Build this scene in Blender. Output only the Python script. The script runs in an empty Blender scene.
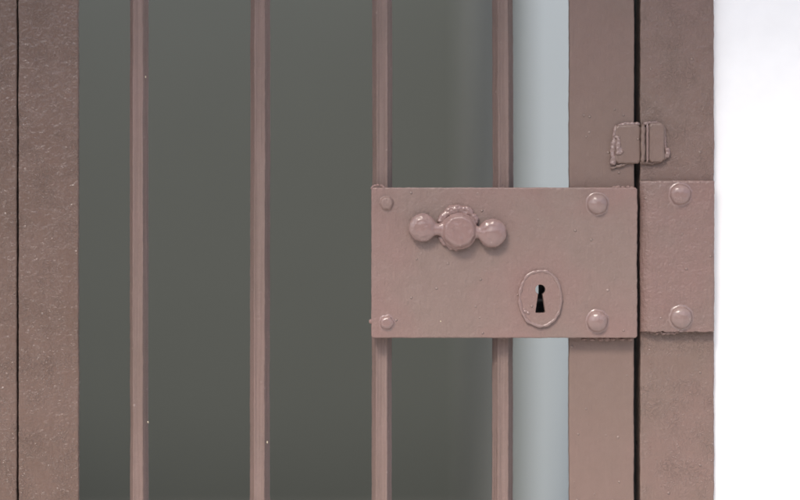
import bpy, bmesh, math, random
from mathutils import Vector, noise
random.seed(7)
S = bpy.context.scene
C = S.collection
D = 1.889          # camera to gate face, metres
CZ = 1.05          # lock height

# ------------------------------------------------------------ camera
cd = bpy.data.cameras.new('camera'); cam = bpy.data.objects.new('camera', cd); C.objects.link(cam)
cam.location = (0, -D, CZ); cam.rotation_euler = (math.radians(90), 0, 0)
cd.lens = 85; cd.sensor_width = 36; cd.clip_start = .05; cd.clip_end = 500
cd.dof.use_dof = True; cd.dof.focus_distance = D - .006; cd.dof.aperture_fstop = 1.2
S.camera = cam
# ------------------------------------------------------------ world / sun
SUN_EL, SUN_AZ = 50, 205
w = bpy.data.worlds.new('World'); S.world = w; w.use_nodes = True
nt = w.node_tree; bg = nt.nodes['Background']
sky = nt.nodes.new('ShaderNodeTexSky'); sky.sky_type = 'NISHITA'; sky.sun_disc = False
sky.sun_elevation = math.radians(SUN_EL); sky.sun_rotation = math.radians(SUN_AZ)
sky.dust_density = 3.0; sky.air_density = 1.0; sky.ozone_density = 1.0
nt.links.new(sky.outputs[0], bg.inputs[0]); bg.inputs[1].default_value = 0.10
ld = bpy.data.lights.new('sun', 'SUN'); ld.energy = 1.5; ld.angle = math.radians(20); ld.color = (1, .93, .84)
sun = bpy.data.objects.new('sun', ld); C.objects.link(sun)
a, e = math.radians(SUN_AZ), math.radians(SUN_EL)
sdir = Vector((math.sin(a)*math.cos(e), math.cos(a)*math.cos(e), math.sin(e)))
sun.rotation_euler = sdir.to_track_quat('Z', 'Y').to_euler(); sun.location = sdir*5
S.view_settings.view_transform = 'Standard'; S.view_settings.look = 'None'
S.view_settings.exposure = 1.19; S.view_settings.gamma = 1

# ------------------------------------------------------------ helpers
def at(px, py, y=0.0):
    """measured point of the photograph -> real position in the gate at depth y"""
    f = (D + y)/D*.001
    return Vector(((px-400)*f, y, CZ + (250-py)*f))
def X(px, y=0.0): return (px-400)*.001*(D+y)/D
def Z(py, y=0.0): return CZ + (250-py)*.001*(D+y)/D
def n1(t, s=0.0): return noise.noise(Vector((t, s, s*1.7+3.1)))

def finish(name, bm, mat, parent=None, smooth=True, ang=None):
    bmesh.ops.recalc_face_normals(bm, faces=bm.faces)
    me = bpy.data.meshes.new(name); bm.to_mesh(me); bm.free()
    for p in me.polygons: p.use_smooth = smooth
    if ang: me.set_sharp_from_angle(angle=math.radians(ang))
    o = bpy.data.objects.new(name, me); C.objects.link(o)
    me.materials.append(mat)
    if parent: o.parent = parent
    return o

def thing(name, label, cat):
    o = bpy.data.objects.new(name, None); C.objects.link(o); o['label'] = label; o['category'] = cat
    o.empty_display_size = .1
    return o
def tag(o, label, cat): o['label'] = label; o['category'] = cat; return o

def rrect(x0, x1, y0, y1, r, n=4, ch=None):
    """rounded rectangle loop in plan; front is y0"""
    pts = []
    for cx, cy, a0 in ((x0+r, y0+r, 180), (x1-r, y0+r, 270), (x1-r, y1-r, 0), (x0+r, y1-r, 90)):
        for k in range(n+1):
            t = math.radians(a0 + 90*k/n)
            pts.append((cx+r*math.cos(t), cy+r*math.sin(t)))
    return pts
def supported(pts, d):
    """put support points just inside long flats"""
    out = []
    m = len(pts)
    for i in range(m):
        p = Vector(pts[i]); q = Vector(pts[(i+1) % m]); out.append(tuple(p))
        L = (q-p).length
        if L > 4*d:
            u = (q-p)/L
            out.append(tuple(p+u*d)); out.append(tuple(q-u*d))
    return out

def prism(name, pts, z0, z1, mat, parent, amp=.0003, fz=(.75, 1.35), fine=.003, seed=0., amp2=.0):
    bm = bmesh.new(); zs = [z0]
    z = max(z0, fz[0])
    if z0 < fz[0]: zs += [z0+(fz[0]-z0)*.5, fz[0]]
    while z < min(z1, fz[1])-fine: z += fine; zs.append(z)
    if z1 > zs[-1]+1e-4: zs.append(z1)
    cx = sum(p[0] for p in pts)/len(pts); cy = sum(p[1] for p in pts)/len(pts)
    rings = []
    for z in zs:
        r = []
        for i, (x, y) in enumerate(pts):
            side = 1 if x > cx else -1
            dx = amp*(n1(z*22, seed+side*7)+.6*n1(z*90, seed+side*5)+.5*n1(z*240, seed+side*3))*(1 if abs(x-cx) > 0 else 0)
            dx += amp2*n1(z*3, seed+11)
            dy = amp*.5*noise.noise(Vector((x*60, z*40, seed)))
            r.append(bm.verts.new((x+dx, y+dy, z)))
        rings.append(r)
    m = len(pts)
    for a, b in zip(rings, rings[1:]):
        for i in range(m): bm.faces.new((a[i], a[(i+1) % m], b[(i+1) % m], b[i]))
    bm.faces.new(rings[0]); bm.faces.new(rings[-1])
    return finish(name, bm, mat, parent, ang=50)

def slab(name, outline, y0, y1, r, mat, parent, segs=4, sup=.0006, ret=False):
    """plate lying in the gate plane; outline (x,z) loop, front y0, back y1, rounded front edge r"""
    bm = bmesh.new(); m = len(outline)
    V = [Vector(p) for p in outline]
    area = sum(V[i].x*V[(i+1) % m].y - V[(i+1) % m].x*V[i].y for i in range(m))
    sg = 1 if area > 0 else -1
    nor = []
    for i in range(m):
        t = (V[(i+1) % m]-V[i-1]); t.normalize(); nor.append(Vector((-t.y, t.x))*sg)   # inward
    def ring(off, y): return [bm.verts.new((V[i].x+nor[i].x*off, y, V[i].y+nor[i].y*off)) for i in range(m)]
    rs = [ring(0, y1), ring(0, y0+r)]
    for k in range(1, segs+1):
        t = math.pi/2*k/segs
        rs.append(ring(r*(1-math.cos(t)), y0+r*(1-math.sin(t))))
    rs.append(ring(r+sup, y0))
    for a, b in zip(rs, rs[1:]):
        for i in range(m): bm.faces.new((a[i], a[(i+1) % m], b[(i+1) % m], b[i]))
    bm.faces.new(rs[0]); bm.faces.new(rs[-1])
    return flat_front(finish(name, bm, mat, parent, ang=50))

def ragged_rect(x0, x1, z0, z1, amp, step=.002, rc=.0015, seed=0., amps=None):
    """rectangle outline with small painted irregularities; amps = left,bottom,right,top"""
    amps = amps or (amp,)*4
    pts = []
    def run(p, q, am, s):
        p = Vector(p); q = Vector(q); L = (q-p).length; n = max(2, int(L/step)); u = (q-p)/L; nn = Vector((-u.y, u.x))
        for k in range(n+1):
            t = k/n; fade = min(1, min(t, 1-t)*12)
            d = am*fade*(n1(t*L*60, s)+.7*n1(t*L*220, s+2)+.5*n1(t*L*500, s+4))
            pts.append(tuple(p+u*L*t+nn*d))
    run((x0, z1-rc), (x0, z0+rc), amps[0], seed+1)
    run((x0+rc, z0), (x1-rc, z0), amps[1], seed+2)
    run((x1, z0+rc), (x1, z1-rc), amps[2], seed+3)
    run((x1-rc, z1), (x0+rc, z1), amps[3], seed+4)
    return pts

def flat_front(o):
    for p in o.data.polygons:
        if abs(p.normal.y) > .9999: p.use_smooth = False
    return o
def evaluated(o):
    dg = bpy.context.evaluated_depsgraph_get(); dg.update()
    me = bpy.data.meshes.new_from_object(o.evaluated_get(dg))
    old = o.data; o.modifiers.clear(); o.data = me; bpy.data.meshes.remove(old)
    return o

def blobs(name, items, voxel, mat, parent, smooth=4, rough=.0, fr=300., seed=0.):
    """items fused into one lump of metal or paint: ('s',centre,radii) ellipsoid, ('c',p,q,r1,r2) cone"""
    bm = bmesh.new()
    for it in items:
        if it[0] == 's':
            g = bmesh.ops.create_icosphere(bm, subdivisions=3, radius=1)
            for v in g['verts']:
                v.co = Vector((v.co.x*it[2][0], v.co.y*it[2][1], v.co.z*it[2][2]))+Vector(it[1])
        else:
            p, q = Vector(it[1]), Vector(it[2]); L = (q-p).length
            g = bmesh.ops.create_cone(bm, cap_ends=True, segments=32, radius1=it[3], radius2=it[4], depth=L)
            rot = (q-p).to_track_quat('Z', 'Y').to_matrix()
            for v in g['verts']: v.co = rot @ v.co + (p+q)/2
    o = finish(name, bm, mat, parent)
    md = o.modifiers.new('r', 'REMESH'); md.mode = 'VOXEL'; md.voxel_size = voxel; md.use_smooth_shade = True
    if smooth:
        sm = o.modifiers.new('s', 'SMOOTH'); sm.iterations = smooth; sm.factor = .5
    evaluated(o)
    if rough:
        o.data.update(); nn = [v.normal.copy() for v in o.data.vertices]
        for v, vn in zip(o.data.vertices, nn):
            c = v.co.copy(); k = noise.noise(c*fr+Vector((seed, 0, 0)))+.6*noise.noise(c*fr*2.3+Vector((0, seed, 0)))
            v.co = c + vn*k*rough
    for p in o.data.polygons: p.use_smooth = True
    if not o.data.materials: o.data.materials.append(mat)
    return o

# ------------------------------------------------------------ materials
def paint(name, base, alt, peel=.35, wrinkle=.0, specks=.35, rough=.36, patch=8., fpeel=330., streak=.25, drag=(1, 1, .12), relief=.0013, cs=0.):
    m = bpy.data.materials.new(name); m.use_nodes = True
    N = m.node_tree.nodes; L = m.node_tree.links; b = N['Principled BSDF']
    tc = N.new('ShaderNodeTexCoord')
    def nz(scale, det=3, rgh=.5, dist=0., vec=None):
        t = N.new('ShaderNodeTexNoise'); t.inputs['Scale'].default_value = scale; t.inputs['Detail'].default_value = det
        t.inputs['Roughness'].default_value = rgh; t.inputs['Distortion'].default_value = dist
        L.new(vec or tc.outputs['Object'], t.inputs['Vector']); return t.outputs['Fac']
    def ramp(src, p0, p1, v0=0., v1=1.):
        r = N.new('ShaderNodeMapRange'); r.inputs[1].default_value = p0; r.inputs[2].default_value = p1
        r.inputs[3].default_value = v0; r.inputs[4].default_value = v1; L.new(src, r.inputs[0]); return r.outputs[0]
    def mth(op, a, c):
        t = N.new('ShaderNodeMath'); t.operation = op
        for i, s in enumerate((a, c)):
            if isinstance(s, (int, float)): t.inputs[i].default_value = s
            else: L.new(s, t.inputs[i])
        return t.outputs[0]
    # colour: broad fading of the old paint, small mottling, chalky specks
    mx = N.new('ShaderNodeMix'); mx.data_type = 'RGBA'
    L.new(ramp(nz(patch, 3, .6), .38, .66), mx.inputs[0]); mx.inputs[6].default_value = (*base, 1); mx.inputs[7].default_value = (*alt, 1)
    mo = N.new('ShaderNodeMix'); mo.data_type = 'RGBA'; mo.blend_type = 'MULTIPLY'
    L.new(ramp(nz(110, 5, .65), .3, .75, .0, .5), mo.inputs[0]); L.new(mx.outputs[2], mo.inputs[6]); mo.inputs[7].default_value = (.86, .85, .84, 1)
    # raised dried specks of paint
    vo = N.new('ShaderNodeTexVoronoi'); vo.inputs['Scale'].default_value = 70; vo.inputs['Randomness'].default_value = 1
    L.new(tc.outputs['Object'], vo.inputs['Vector'])
    sp = ramp(vo.outputs['Distance'], .05, .11, 1, 0)
    gate = ramp(nz(24, 2), .44, .52)
    sp = mth('MULTIPLY', sp, gate)
    ch = N.new('ShaderNodeMix'); ch.data_type = 'RGBA'; L.new(mth('MULTIPLY', sp, .35), ch.inputs[0])
    L.new(mo.outputs[2], ch.inputs[6]); ch.inputs[7].default_value = (.42, .34, .31, 1)
    mp = N.new('ShaderNodeMapping'); L.new(tc.outputs['Object'], mp.inputs[0]); mp.inputs['Scale'].default_value = drag
    st = nz(420, 3, .55, 0, mp.outputs[0])
    if cs:      # vertical wear streaks in the paint itself
        ws = N.new('ShaderNodeMix'); ws.data_type = 'RGBA'; ws.blend_type = 'MULTIPLY'; L.new(ramp(st, .42, .6, cs, 0), ws.inputs[0])
        L.new(ch.outputs[2], ws.inputs[6]); ws.inputs[7].default_value = (.5, .42, .36, 1); ch = ws
    L.new(ch.outputs[2], b.inputs['Base Color'])
    # relief
    h = mth('MULTIPLY', nz(fpeel, 2, .5), peel)
    h = mth('ADD', h, mth('MULTIPLY', nz(85, 3, .5), .9*peel+.25))
    h = mth('ADD', h, mth('MULTIPLY', nz(900, 2, .5), .10))
    h = mth('ADD', h, mth('MULTIPLY', sp, specks))
    h = mth('ADD', h, mth('MULTIPLY', st, streak))
    if wrinkle:
        q = nz(280, 2, .5, .6)
        rd = ramp(mth('ABSOLUTE', mth('SUBTRACT', q, .5), 0), 0, .045, 1, 0)
        rd = mth('MULTIPLY', rd, ramp(nz(38, 3), .40, .68))
        h = mth('ADD', h, mth('MULTIPLY', rd, wrinkle))
    bp = N.new('ShaderNodeBump'); bp.inputs['Distance'].default_value = relief; bp.inputs['Strength'].default_value = .8
    L.new(h, bp.inputs['Height']); L.new(bp.outputs[0], b.inputs['Normal'])
    L.new(ramp(nz(45, 4, .6), .3, .7, rough-.05, rough+.1), b.inputs['Roughness'])
    b.inputs['Specular IOR Level'].default_value = .5
    return m

BR = (.225, .158, .135); PK = (.262, .165, .150); GB = (.205, .158, .135)
M_leftpost = paint('painted_steel_peel', (.146, .096, .077), (.166, .110, .091), peel=.9, wrinkle=.35, rough=.2, fpeel=215, relief=.0018)  # browner paint; the darker base also carries deeper shade at the left
M_stile = paint('painted_steel_smooth', (.196, .136, .114), (.208, .139, .119), peel=.22, specks=.8, rough=.38, relief=.0018)
M_post = paint('painted_steel_wrinkled', (.190, .133, .111), (.206, .136, .117), peel=.4, wrinkle=.4, specks=.8, rough=.30, relief=.0018, fpeel=260)
M_bar = paint('painted_bar', (.200, .143, .124), (.225, .155, .138), streak=.8, drag=(1, 1, .015), relief=.0016, cs=.25, peel=.35, specks=.3, rough=.42, fpeel=420)
M_lock = paint('painted_lock', (.228, .163, .142), (.255, .152, .138), peel=.3, specks=.7, rough=.36, patch=7, relief=.0022)
M_keep = paint('painted_keeper', (.232, .146, .130), (.212, .148, .130), peel=.35, specks=.5, rough=.34, patch=14, relief=.003)
M_glossy = paint('thick_gloss_paint', (.25, .175, .160), (.26, .168, .155), peel=.15, specks=.1, rough=.2)
M_glossy.node_tree.nodes['Principled BSDF'].inputs['Coat Weight'].default_value = .35
M_glossy.node_tree.nodes['Principled BSDF'].inputs['Coat Roughness'].default_value = .12

def plain(name, col, rough, bump=0., sc=60, var=.06):
    m = bpy.data.materials.new(name); m.use_nodes = True
    N = m.node_tree.nodes; L = m.node_tree.links; b = N['Principled BSDF']
    tc = N.new('ShaderNodeTexCoord'); t = N.new('ShaderNodeTexNoise'); t.inputs['Scale'].default_value = sc; t.inputs['Detail'].default_value = 5
    L.new(tc.outputs['Object'], t.inputs['Vector'])
    cr = N.new('ShaderNodeValToRGB'); cr.color_ramp.elements[0].position = .3; cr.color_ramp.elements[1].position = .7
    cr.color_ramp.elements[0].color = (*[c*(1-var) for c in col], 1); cr.color_ramp.elements[1].color = (*[min(1, c*(1+var)) for c in col], 1)
    L.new(t.outputs['Fac'], cr.inputs[0]); L.new(cr.outputs[0], b.inputs['Base Color']); b.inputs['Roughness'].default_value = rough
    if bump:
        bp = N.new('ShaderNodeBump'); bp.inputs['Distance'].default_value = .001; bp.inputs['Strength'].default_value = bump
        L.new(t.outputs['Fac'], bp.inputs['Height']); L.new(bp.outputs[0], b.inputs['Normal'])
    return m
M_white = plain('white_render', (.93, .94, .95), .8, .25, 35, .02)
M_pass = plain('pale_plaster', (.55, .61, .63), .85, .1, 9, .03)
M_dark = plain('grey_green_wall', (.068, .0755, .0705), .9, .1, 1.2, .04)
M_falloff_mid = plain('plaster_falloff_mid', (.24, .265, .265), .85, .1, 9, .03)  # middle tone of the passage wall, light falloff put into the colour
M_falloff_far = plain('wall_falloff_far', (.21, .22, .21), .9, .1, 1.2, .04)  # darker copy of the same wall, its dimming with depth painted in
M_ground = plain('pale_paving', (.58, .56, .53), .8, .2, 3, .1)
M_floor = plain('room_floor_screed', (.22, .22, .20), .8, .1, 3, .1)
M_iron_gap = plain('iron_and_gap_shade', (.035, .035, .035), .5, .4, 300, .3)  # lock works, and the painted shade behind the gate gaps
M_chip = plain('bare_cream_primer', (.60, .53, .38), .5, .2, 300, .05)

# ------------------------------------------------------------ the setting
def box(bm, x0, x1, y0, y1, z0, z1):
    v = [bm.verts.new((x, y, z)) for x in (x0, x1) for y in (y0, y1) for z in (z0, z1)]
    for f in ((0, 1, 3, 2), (4, 6, 7, 5), (0, 4, 5, 1), (2, 3, 7, 6), (0, 2, 6, 4), (1, 5, 7, 3)): bm.faces.new([v[i] for i in f])
def boxobj(name, mat, parent, *bs):
    bm = bmesh.new()
    for b in bs: box(bm, *b)
    return finish(name, bm, mat, parent, smooth=False)

bm = bmesh.new(); vs = [bm.verts.new(p) for p in ((-60, -60, 0), (60, -60, 0), (60, 60, 0), (-60, 60, 0))]; bm.faces.new(vs)
g = finish('ground', bm, M_ground, smooth=False); g['kind'] = 'structure'
g = boxobj('floor', M_floor, None, (-2.6, .30, .10, 7.0, -.05, .006)); g['kind'] = 'structure'
g = boxobj('shade_slab', M_dark, None, (-2.6, .30,   2.5, 3.4, 2.2, 2.35)); g['kind'] = 'structure'  # unseen strip of roof, placed for how it shades the passage
tag(boxobj('shade_canopy', M_white, None, (-1.6, 1.6, -.70, .10, 1.95, 2.07)), 'unseen white canopy slab added above the gate to shade its upper part', 'canopy')  # added overhead slab, sized so the gate darkens towards its top
tag(boxobj('white_wall', M_white, None, (.285, 4.0, .008, .25, 0, 1.949)), 'bright white rendered wall to the right of the brown steel post', 'wall')
tag(boxobj('passage_wall', M_pass, None, (.27, .40,  .25, 2.15, 0, 2.2)), 'pale blue grey plaster wall seen between last bar and lock stile', 'wall')
tag(boxobj('back_wall', M_dark, None, (-2.6, 3.0, 5.4, 5.6, 0, 3.4)), 'dark grey green wall far behind the bars', 'wall')
tag(boxobj('dimming_wall', M_dark, None, (-14, 14, -11.3, -11, 0, 4.2)), 'unseen dark wall added behind the viewer to darken the upper part of the gate', 'wall')  # added out of view to dim reflections and light on the upper gate
tag(boxobj('passage_falloff', M_falloff_mid, None, (.272, .40, 2.151, 2.97, 0, 2.2)), 'far stretch of the pale passage wall, mid grey to paint the light falling off', 'wall')  # separate block only to step the wall tone down with depth
tag(boxobj('far_side_wall', M_falloff_far, None, (.272, .40, 2.972, 5.399, 0, 3.4)), 'farthest stretch of the side wall, its fading light painted as a darker tone, meeting the back wall in a corner', 'wall')
tag(boxobj('side_wall', M_dark, None, (-2.75, -2.6, .1, 6.0, 0, 2.7)), 'grey green side wall of the room out of sight at left', 'wall')

# ------------------------------------------------------------ gate (door leaf)
gate = thing('barred_gate', 'brown painted steel gate of upright bars carrying a riveted lock plate', 'gate')
Z0, Z1 = .04, 1.86
prism('stile', supported(rrect(X(18.3), X(78.6), 0, .007, .0016), .0006), Z0, Z1, M_leftpost, gate, amp=.0005, seed=1)
prism('stile', supported(rrect(X(569.2), X(634.2), 0, .010, .0016), .0006), Z0, Z1, M_stile, gate, amp=.0005, seed=2)
for (z0, z1) in ((Z0, Z0+.06), (Z1-.06, Z1)):
    boxobj('rail', M_stile, gate, (X(78.6)+.001, X(569.2)-.001, .002, .036, z0, z1))
def octagon(cx, cy, w, d, fl, n=2):
    """softly rounded eight sided bar section"""
    a, b = w/2, d/2; f = fl/2; g_ = b-(a-f)*1.7
    rr = .0007      # paint has built up along the two front arrises
    base = [(-f-.0002, -b-rr), (-f+.0012, -b-rr*.7), (-f+.0026, -b), (f-.0026, -b), (f-.0012, -b-rr*.7), (f+.0002, -b-rr), (a, -g_), (a, g_), (f, b), (-f, b), (-a, g_), (-a, -g_)]
    out = []
    m = len(base)
    for i in range(m):
        p0, p, p1 = Vector(base[i-1]), Vector(base[i]), Vector(base[(i+1) % m])
        q0 = p+(p0-p).normalized()*.0005; q1 = p+(p1-p).normalized()*.0005
        for t in (0, .5, 1):
            q = q0*(1-t)**2+p*2*t*(1-t)+q1*t*t
            out.append((cx+q.x, cy+q.y))
    return out
by = .014
for k, (pl, pr, fl) in enumerate(((130.3, 148.4, .0095), (250.2, 270.0, .0100), (372.2, 392.2, .0105), (492.3, 513.2, .0100))):
    x0, x1 = X(pl, by), X(pr, by)
    prism('bar', supported(octagon((x0+x1)/2, by, x1-x0, .0195, fl), .0005), Z0+.059, Z1-.059, M_bar, gate, amp=.0004, seed=5+k*3, fine=.0025, amp2=.0008)
# chips where primer shows
def chip(px, py, r, y, parent=gate):
    c = at(px, py, y)
    o = blobs('paint_chip', [('s', c, (r, r*.6, r*1.1)), ('s', c+Vector((r*.5, 0, -r*.8)), (r*.6, r*.5, r*.6))], r*.35, M_chip, parent, 1, r*.2, 900)
    return o
chip(145.0, 76.5, .0011, .0075); chip(143.8, 81.5, .0008, .0068); chip(147.8, 422, .0009, .011); chip(266.8, 442, .0011, .008);

# ------------------------------------------------------------ lock
YF = -.013
ol = ragged_rect(X(371.3, YF), X(637.4, YF), Z(338.0, YF), Z(187.4, YF), .0004, rc=.0018, seed=3, amps=(.0003, .0003, .0006, .0003))
lock = slab('lock_plate', ol, YF, -.0003, .0013, M_lock, gate)
lock['label'] = 'rectangular riveted lock plate with knob handle and keyhole'
# keyhole cut right through, the far side opening a little to one side
def keyhole(grow=0., dx=0.):
    cx, cz = X(540.2, YF)+dx, Z(289.5, YF); r = .0050+grow; pts = []
    for k in range(22):
        t = math.radians(-62+ (304)*k/21); pts.append((cx+r*math.cos(t), cz+r*math.sin(t)))
    zb = Z(312.8, YF)-grow; h = .0049+grow
    for k in range(6):
        t = k/5; pts.append((cx-h+.001-.001*math.cos(t*math.pi/2)+0, zb+.0012-.0012*math.sin(t*math.pi/2)))
    for k in range(6):
        t = k/5; pts.append((cx+h-.001*math.sin((1-t)*math.pi/2), zb+.0012-.0012*math.cos(t*math.pi/2)+0))
    return pts
def cutter(pts, y0, y1):
    bm = bmesh.new(); a_ = [bm.verts.new((x, y0, z)) for x, z in pts]; b_ = [bm.verts.new((x, y1, z)) for x, z in pts]; m = len(pts)
    for i in range(m): bm.faces.new((a_[i], a_[(i+1) % m], b_[(i+1) % m], b_[i]))
    bm.faces.new(a_); bm.faces.new(b_)
    return finish('cut', bm, M_iron_gap)
def cut(o, c):
    md = o.modifiers.new('b', 'BOOLEAN'); md.operation = 'DIFFERENCE'; md.solver = 'EXACT'; md.object = c
    evaluated(o); flat_front(o)
c1 = cutter(keyhole(), -.03, .02); cut(lock, c1)
# keyhole plate, worn oval with a thick rim of paint
ex, ez = X(540.2, YF), Z(298.3, YF)
oval = []
for k in range(90):
    t = 2*math.pi*k/90
    rr = 1+.018*n1(math.cos(t)*3, 2+math.sin(t)*3)*2
    oval.append((ex+.0215*rr*math.copysign(abs(math.cos(t))**.93, math.cos(t)), ez+.0285*rr*math.copysign(abs(math.sin(t))**.93, math.sin(t))))
esc = slab('keyhole_plate', oval, YF-.0022, YF+.0004, .0016, M_lock, lock)
cut(esc, c1)
bpy.data.objects.remove(c1)
def torus_path(name, pts, r, mat, parent, closed=True, jitter=.2, seed=0., n=8, flat=1.):
    bm = bmesh.new(); rings = []; m = len(pts)
    for i, p in enumerate(pts):
        p = Vector(p); a_ = Vector(pts[(i-1) % m] if closed or i else pts[0]); b_ = Vector(pts[(i+1) % m] if closed or i < m-1 else pts[-1])
        t = (b_-a_).normalized(); u = Vector((0, -1, 0)); v = t.cross(u).normalized()
        rr = r*(1+jitter*n1(i*.35, seed)*2)
        if not closed: rr *= min(1, .25+min(i, m-1-i)*.4)
        rings.append([bm.verts.new(p+u*rr*flat*math.sin(2*math.pi*k/n)+v*rr*math.cos(2*math.pi*k/n)) for k in range(n)])
    R = list(zip(rings, rings[1:]+rings[:1])) if closed else list(zip(rings, rings[1:]))
    for a_, b_ in R:
        for k in range(n): bm.faces.new((a_[k], a_[(k+1) % n], b_[(k+1) % n], b_[k]))
    if not closed: bm.faces.new(rings[0]); bm.faces.new(rings[-1])
    return finish(name, bm, mat, parent)
rim = [(ex+(x-ex)*.95, YF-.0021, ez+(z-ez)*.96) for x, z in oval]
torus_path('paint_rim', rim, .0015, M_glossy, lock, jitter=.5, seed=4, flat=.6)
blobs('paint_drip', [('s', at(525.5, 311.5, YF-.0022), (.0022, .0010, .0016)), ('s', at(528.2, 313, YF-.0022), (.0016, .0011, .0017)), ('s', at(524, 309.5, YF-.002), (.0012, .0008, .0016))], .0003, M_glossy, lock, 3)
# lock works seen inside the keyhole: dark case with an opening behind the round of the keyhole
kx, kz = X(540.2, 0), Z(289.5, 0)
bm = bmesh.new()
box(bm, kx-.014, kx+.014, .0160, .0175, kz-.034, kz-.0045)
box(bm, kx-.014, kx-.0075, .0160, .0175, kz-.0045, kz+.012)
box(bm, kx-.0005, kx+.014, .0160, .0175, kz-.0045, kz+.012)
box(bm, kx-.016, kx-.014, .0003, .0175, kz-.034, kz+.014); box(bm, kx+.014, kx+.016, .0003, .0175, kz-.034, kz+.014)
box(bm, kx-.014, kx+.014, .0003, .0175, kz+.012, kz+.014); box(bm, kx-.014, kx+.014, .0003, .0175, kz-.036, kz-.034)
box(bm, kx-.003, kx+.0035, .002, .006, kz-.012, kz-.0095)
finish('lock_case', bm, M_iron_gap, lock, smooth=False)

chip(440.6, 321.2, .0006, YF-.0002, lock); chip(546, 326, .0005, YF-.0002, lock)
# rivets
def rivet(name, px, py, y, r, h, mat, parent, seed, skirt=1.25, flat=0., nsid=36, facet=0):
    c = at(px, py, y); bm = bmesh.new(); prof = []
    for k in range(13):
        t = math.pi/2*k/12
        rr = math.sin(t); hh = math.cos(t)
        if flat: hh = min(hh, 1-flat)/(1-flat)
        prof.append((r*rr, h*(.14+.86*hh)))
    for k in range(1, 5):
        t = k/4; prof.append((r*(1+(skirt-1)*t), h*.14*(1-t)**2-.0002*t))
    top = bm.verts.new((c.x, c.y-prof[0][1], c.z)); prev = None
    for pr, ph in prof[1:]:
        ring = []
        for k in range(nsid):
            t = 2*math.pi*k/nsid
            w_ = 1+.035*noise.noise(Vector((math.cos(t)*1.6, math.sin(t)*1.6, seed)))*2
            if pr > r*.98: w_ += .10*noise.noise(Vector((math.cos(t)*3, math.sin(t)*3, seed+5)))
            if facet: 
                s_ = math.pi/facet; w_ *= 1-.55*(1-math.cos(s_)/math.cos((t % (2*s_))-s_)) if False else (math.cos(s_)/math.cos((t % (2*s_))-s_))**.4
            x, z = c.x+pr*w_*math.cos(t), c.z+pr*w_*math.sin(t)
            hh = ph*(1+.06*noise.noise(Vector((x*300, z*300, seed))))
            ring.append(bm.verts.new((x, c.y-hh, z)))
        for k in range(nsid):
            if prev is None: bm.faces.new((top, ring[k], ring[(k+1) % nsid]))
            else: bm.faces.new((prev[k], ring[k], ring[(k+1) % nsid], prev[(k+1) % nsid]))
        prev = ring
    return finish(name, bm, mat, parent)
rivet('rivet', 597.4, 204.2, YF, .0102, .0072, M_glossy, lock, 1)
rivet('rivet', 597.2, 321.6, YF, .0103, .0072, M_glossy, lock, 2)
rivet('screw', 386.6, 203.2, YF, .0070, .0036, M_lock, lock, 3, flat=.22, facet=6)
rivet('screw', 386.8, 322.8, YF, .0072, .0038, M_glossy, lock, 4, flat=.18, facet=5, skirt=1.45)
# drips and lumps along the plate edges
blobs('paint_drip', [('s', at(378.0+6*math.cos(t), 188.2-3.2*math.sin(t), YF+.001), (.0016, .0012, .0012)) for t in (0, .5, 1, 1.6, 2.1, 2.6, 3.1)], .0003, M_lock, lock, 3, .0002)
blobs('paint_drip', [('s', at(371.2, 321.5, YF+.003), (.0024, .0022, .0024))], .0004, M_lock, lock, 1, .0003)
blobs('paint_drip', [('s', at(x_, 187.4-dz, YF+.002), (.0022, .0015, s_)) for x_, dz, s_ in ((614, 0, .0012), (618, .6, .0014), (623, .3, .0012), (628, .5, .0013), (632, 0, .001))], .0004, M_lock, lock, 2, .0003)
blobs('paint_drip', [('s', at(x_, 339.2, -.002), (.0028, .0030, s_)) for x_, s_ in ((584, .0012), (592, .0018), (601, .0021), (607, .0026), (613, .0014), (622, .0015), (630, .002))], .0005, M_lock, lock, 2, .0004)

# handle: flat centre boss with a round knob each side on short necks
YH = YF-.0062
c0 = at(459.3, 231.0, YH); cl = at(422.6, 227.6, YH); cr_ = at(492.2, 233.0, YH)
def disc(c, r, t, wob=0.):
    return [('c', c+Vector((0, t, 0)), c-Vector((0, t*.55, 0)), r, r*.97), ('c', c-Vector((0, t*.54, 0)), c-Vector((0, t, 0)), r*.97, r*.82)]
items = [('s', c0, (.0187, .0072, .0185))]+disc(c0+Vector((0, -.001, 0)), .0168, .0062)
items += [('s', cl, (.0142, .0070, .0142)), ('s', cr_, (.0148, .0070, .0145))]
items += disc(cl, .0105, .0058)+disc(cr_, .0108, .0058)
for e_ in (cl, cr_):
    for k in range(9):
        t = .2+.06*k; items.append(('s', e_.lerp(c0, t)+Vector((0, .0005, 0)), (.0050, .0048, .0060+.055*(t-.40)**2+.0002)))
items += [('c', c0+Vector((0, .002, 0)), c0+Vector((0, .0066, 0)), .0120, .0135)]
h = blobs('latch_handle', items, .0005, M_glossy, lock, 16, .0006, 110, 3)
h['label'] = 'painted three lobed latch handle, a round boss between two round knobs'
# thick crust of paint round its spindle
it = []
rng = random.Random(4)
def crust(t0, t1, n, rr0, rr1):
    for k in range(n):
        t = math.radians(t0+(t1-t0)*k/(n-1)+rng.uniform(-2, 2)); rr = rng.uniform(rr0, rr1)
        q = rng.uniform(.0026, .0034)
        it.append(('s', at(458.5, 229.0, YF-.001)+Vector((math.cos(t)*rr, 0, math.sin(t)*rr)), (q, rng.uniform(.0030, .0040), q*.9)))
crust(20, 168, 70, .0165, .0208)
crust(55, 120, 26, .0190, .0222)
crust(205, 262, 30, .0165, .0200)
it += [('c', at(459, 230, YF-.002), at(459, 230, YF+.001), .0165, .0175)]
blobs('handle_collar', it, .0005, M_glossy, lock, 12, .0006, 170)

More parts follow.
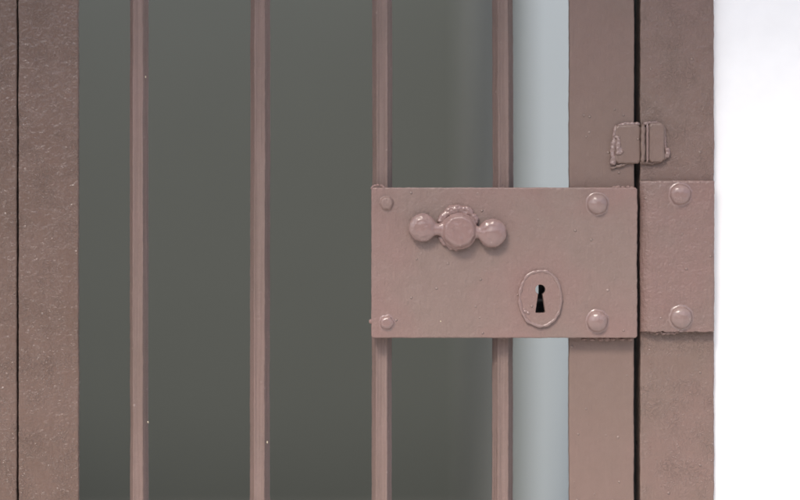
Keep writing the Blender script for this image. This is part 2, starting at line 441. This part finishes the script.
# ------------------------------------------------------------ welded hinge above the lock
hinge = boxobj('hinge', M_post, gate, (X(626), X(650), -.0028, .0, Z(160), Z(128)))
hinge['label'] = 'small welded hinge bridging the dark gap above the lock plate'
YL = -.0048
slab('hinge_leaf', ragged_rect(X(615, YL), X(641.2, YL), Z(163.5, YL), Z(124.5, YL), .0006, seed=8, rc=.0032), YL, -.0001, .0024, M_stile, hinge)
slab('hinge_leaf', ragged_rect(X(648.2, YL), X(664.8, YL), Z(162.5, YL), Z(122.5, YL), .0005, seed=9, rc=.0032), YL-.0012, -.0001, .0024, M_stile, hinge)
def upright(name, px, r, y, p0, p1, mat, parent, seed):
    pts = [tuple(at(px+.5*n1(k*.3, seed), p0+(p1-p0)*k/24, y)) for k in range(25)]
    torus_path(name, pts, r, mat, parent, closed=False, jitter=.12, seed=seed, n=14)
upright('hinge_knuckle', 643.0, .0023, -.0058, 124.5, 163.0, M_stile, hinge, 2)
upright('hinge_knuckle', 647.4, .0012, -.0066, 123.0, 162.5, M_glossy, hinge, 5)
rng = random.Random(11)
def bead(path, r0, r1, n, mat, seed, spread=.001, yy=-.0015):
    it = []; n = int(n*2.5); r0 *= 1.35; r1 *= 1.2; spread *= .8
    for k in range(n):
        t = k/(n-1)*(len(path)-1); i = min(int(t), len(path)-2); f = t-i
        px = path[i][0]*(1-f)+path[i+1][0]*f; py = path[i][1]*(1-f)+path[i+1][1]*f
        r = rng.uniform(r0, r1); c = at(px, py, yy)+Vector((rng.uniform(-1, 1), rng.uniform(-.4, .4), rng.uniform(-1, 1)))*spread
        it.append(('s', c, (r, r*.95, r*rng.uniform(.8, 1.1))))
    return blobs('weld_bead', it, .00045, mat, hinge, 14, .0007, 190, seed)
bead([(638, 124.5), (628, 124.5), (621, 125), (616, 129)], .0013, .0021, 18, M_glossy, 1, .0006)
bead([(615.5, 128), (615, 140), (612.5, 150), (614, 158), (613, 163)], .0014, .0024, 26, M_glossy, 2, .0010)
bead([(617, 137), (619, 142), (617, 147), (621, 151), (616, 153)], .0010, .0019, 14, M_glossy, 3, .0014, -.0045)
bead([(612, 168.5), (620, 165.5), (628, 163), (638, 162)], .0008, .0014, 18, M_post, 4, .0005)
bead([(645, 123.5), (652, 123), (659, 124), (664, 128), (664.5, 140), (665, 149)], .0012, .0018, 34, M_glossy, 5, .0005)
bead([(666.5, 150), (668, 153), (666, 156)], .0016, .0024, 8, M_glossy, 6, .0008)
bead([(665, 158), (658, 161.5), (648, 163), (641, 162)], .0010, .0016, 20, M_post, 7, .0006)

# ------------------------------------------------------------ fixed frame
frame = thing('door_frame', 'fixed brown steel door frame whose right post carries the riveted keeper plate', 'door frame')
prism('post', supported(rrect(X(-55), X(16.7), .0005, .040, .0016), .0006), 0, 1.93, M_leftpost, frame, amp=.0004, seed=21)
prism('post', supported(rrect(X(640.2), X(714.2), .0003, .045, .0014), .0006), 0, 1.93, M_post, frame, amp=.0006, seed=23)
boxobj('door_stop', M_iron_gap, frame, (X(612), X(639.8), .030, .038, 0, 1.93), (X(16.9), X(34), .016, .03, 0, 1.93))  # stops coloured near black, painting the shade in the gaps
boxobj('lintel', M_stile, frame, (X(16.7)+.001, X(640.2)-.001, .002, .038, 1.88, 1.93))
YK = -.0085
x0, x1, z0, z1 = X(640.6, YK), X(714.6, YK), Z(331.5, YK), Z(181.3, YK)
# keeper: bent strip, its left edge folded back towards the post
bm = bmesh.new(); rows = []
ny = 76
for j in range(ny+1):
    t = j/ny; z = z0+(z1-z0)*t; row = []
    e = .0006
    lx = e*(n1(z*60, 31)+.6*n1(z*260, 32)); rx = .0003*(n1(z*70, 35)+n1(z*300, 36))
    fold = .0100+.0008*n1(z*30, 40)
    sec = [(x0+lx, -.0002), (x0+lx, YK+.0050), (x0+lx+.0006, YK+.0042), (x0+fold*.5, YK+.0022), (x0+fold*.85, YK+.0006), (x0+fold, YK+.0001), (x0+fold+.0022, YK)]
    nx = 24
    for k in range(1, nx+1): sec.append((x0+fold+.0022+(x1-.0018-x0-fold-.0022)*k/nx, YK+.0001*n1(z*40+k*.3, 50)))
    sec += [(x1-.0012+rx, YK+.0001), (x1-.0004+rx, YK+.0006), (x1+rx, YK+.0016), (x1+rx, -.0002)]
    for x, y in sec:
        dz = 0
        if j in (0, ny): dz = (.0011 if j == 0 else .0005)*(n1(x*160, 60+j)+.8*n1(x*480, 61+j))
        row.append((x, y, z+dz))
    rows.append(row)
first = [(x, max(y, min(-.0002, y+.0012)), z-.0006) for x, y, z in rows[0]]; last = [(x, min(-.0002, y+.0010), z+.0006) for x, y, z in rows[-1]]
b0 = [(x, -.0001, z-.0007) for x, y, z in rows[0]]; b1 = [(x, -.0001, z+.0007) for x, y, z in rows[-1]]
allr = [b0, first]+rows+[last, b1]
gv = [[bm.verts.new(p) for p in r] for r in allr]
for a_, b_ in zip(gv, gv[1:]):
    for k in range(len(a_)-1): bm.faces.new((a_[k], a_[k+1], b_[k+1], b_[k]))
keeper = finish('keeper_plate', bm, M_keep, frame, ang=60)
keeper['label'] = 'reddish brown riveted keeper plate on the right post'
rivet('rivet', 680.2, 194.4, YK, .0104, .0070, M_glossy, keeper, 11, skirt=1.3)
rivet('rivet', 681.0, 317.6, YK, .0108, .0070, M_glossy, keeper, 12, skirt=1.3)
rng = random.Random(3)
blobs('paint_drip', [('s', at(rng.uniform(643, 678), 332.0+rng.uniform(-1, 1.6), -.0035), (rng.uniform(.0014, .0028), .0028, rng.uniform(.0008, .0018))) for k in range(16)], .0005, M_keep, keeper, 2, .0004)
blobs('paint_drip', [('s', at(px, 181.2, YK+.002), (rng.uniform(.001, .0022), .0015, .0009)) for px in (668, 670, 674, 678, 683, 688, 694, 703)], .0004, M_glossy, keeper, 1, .0003)
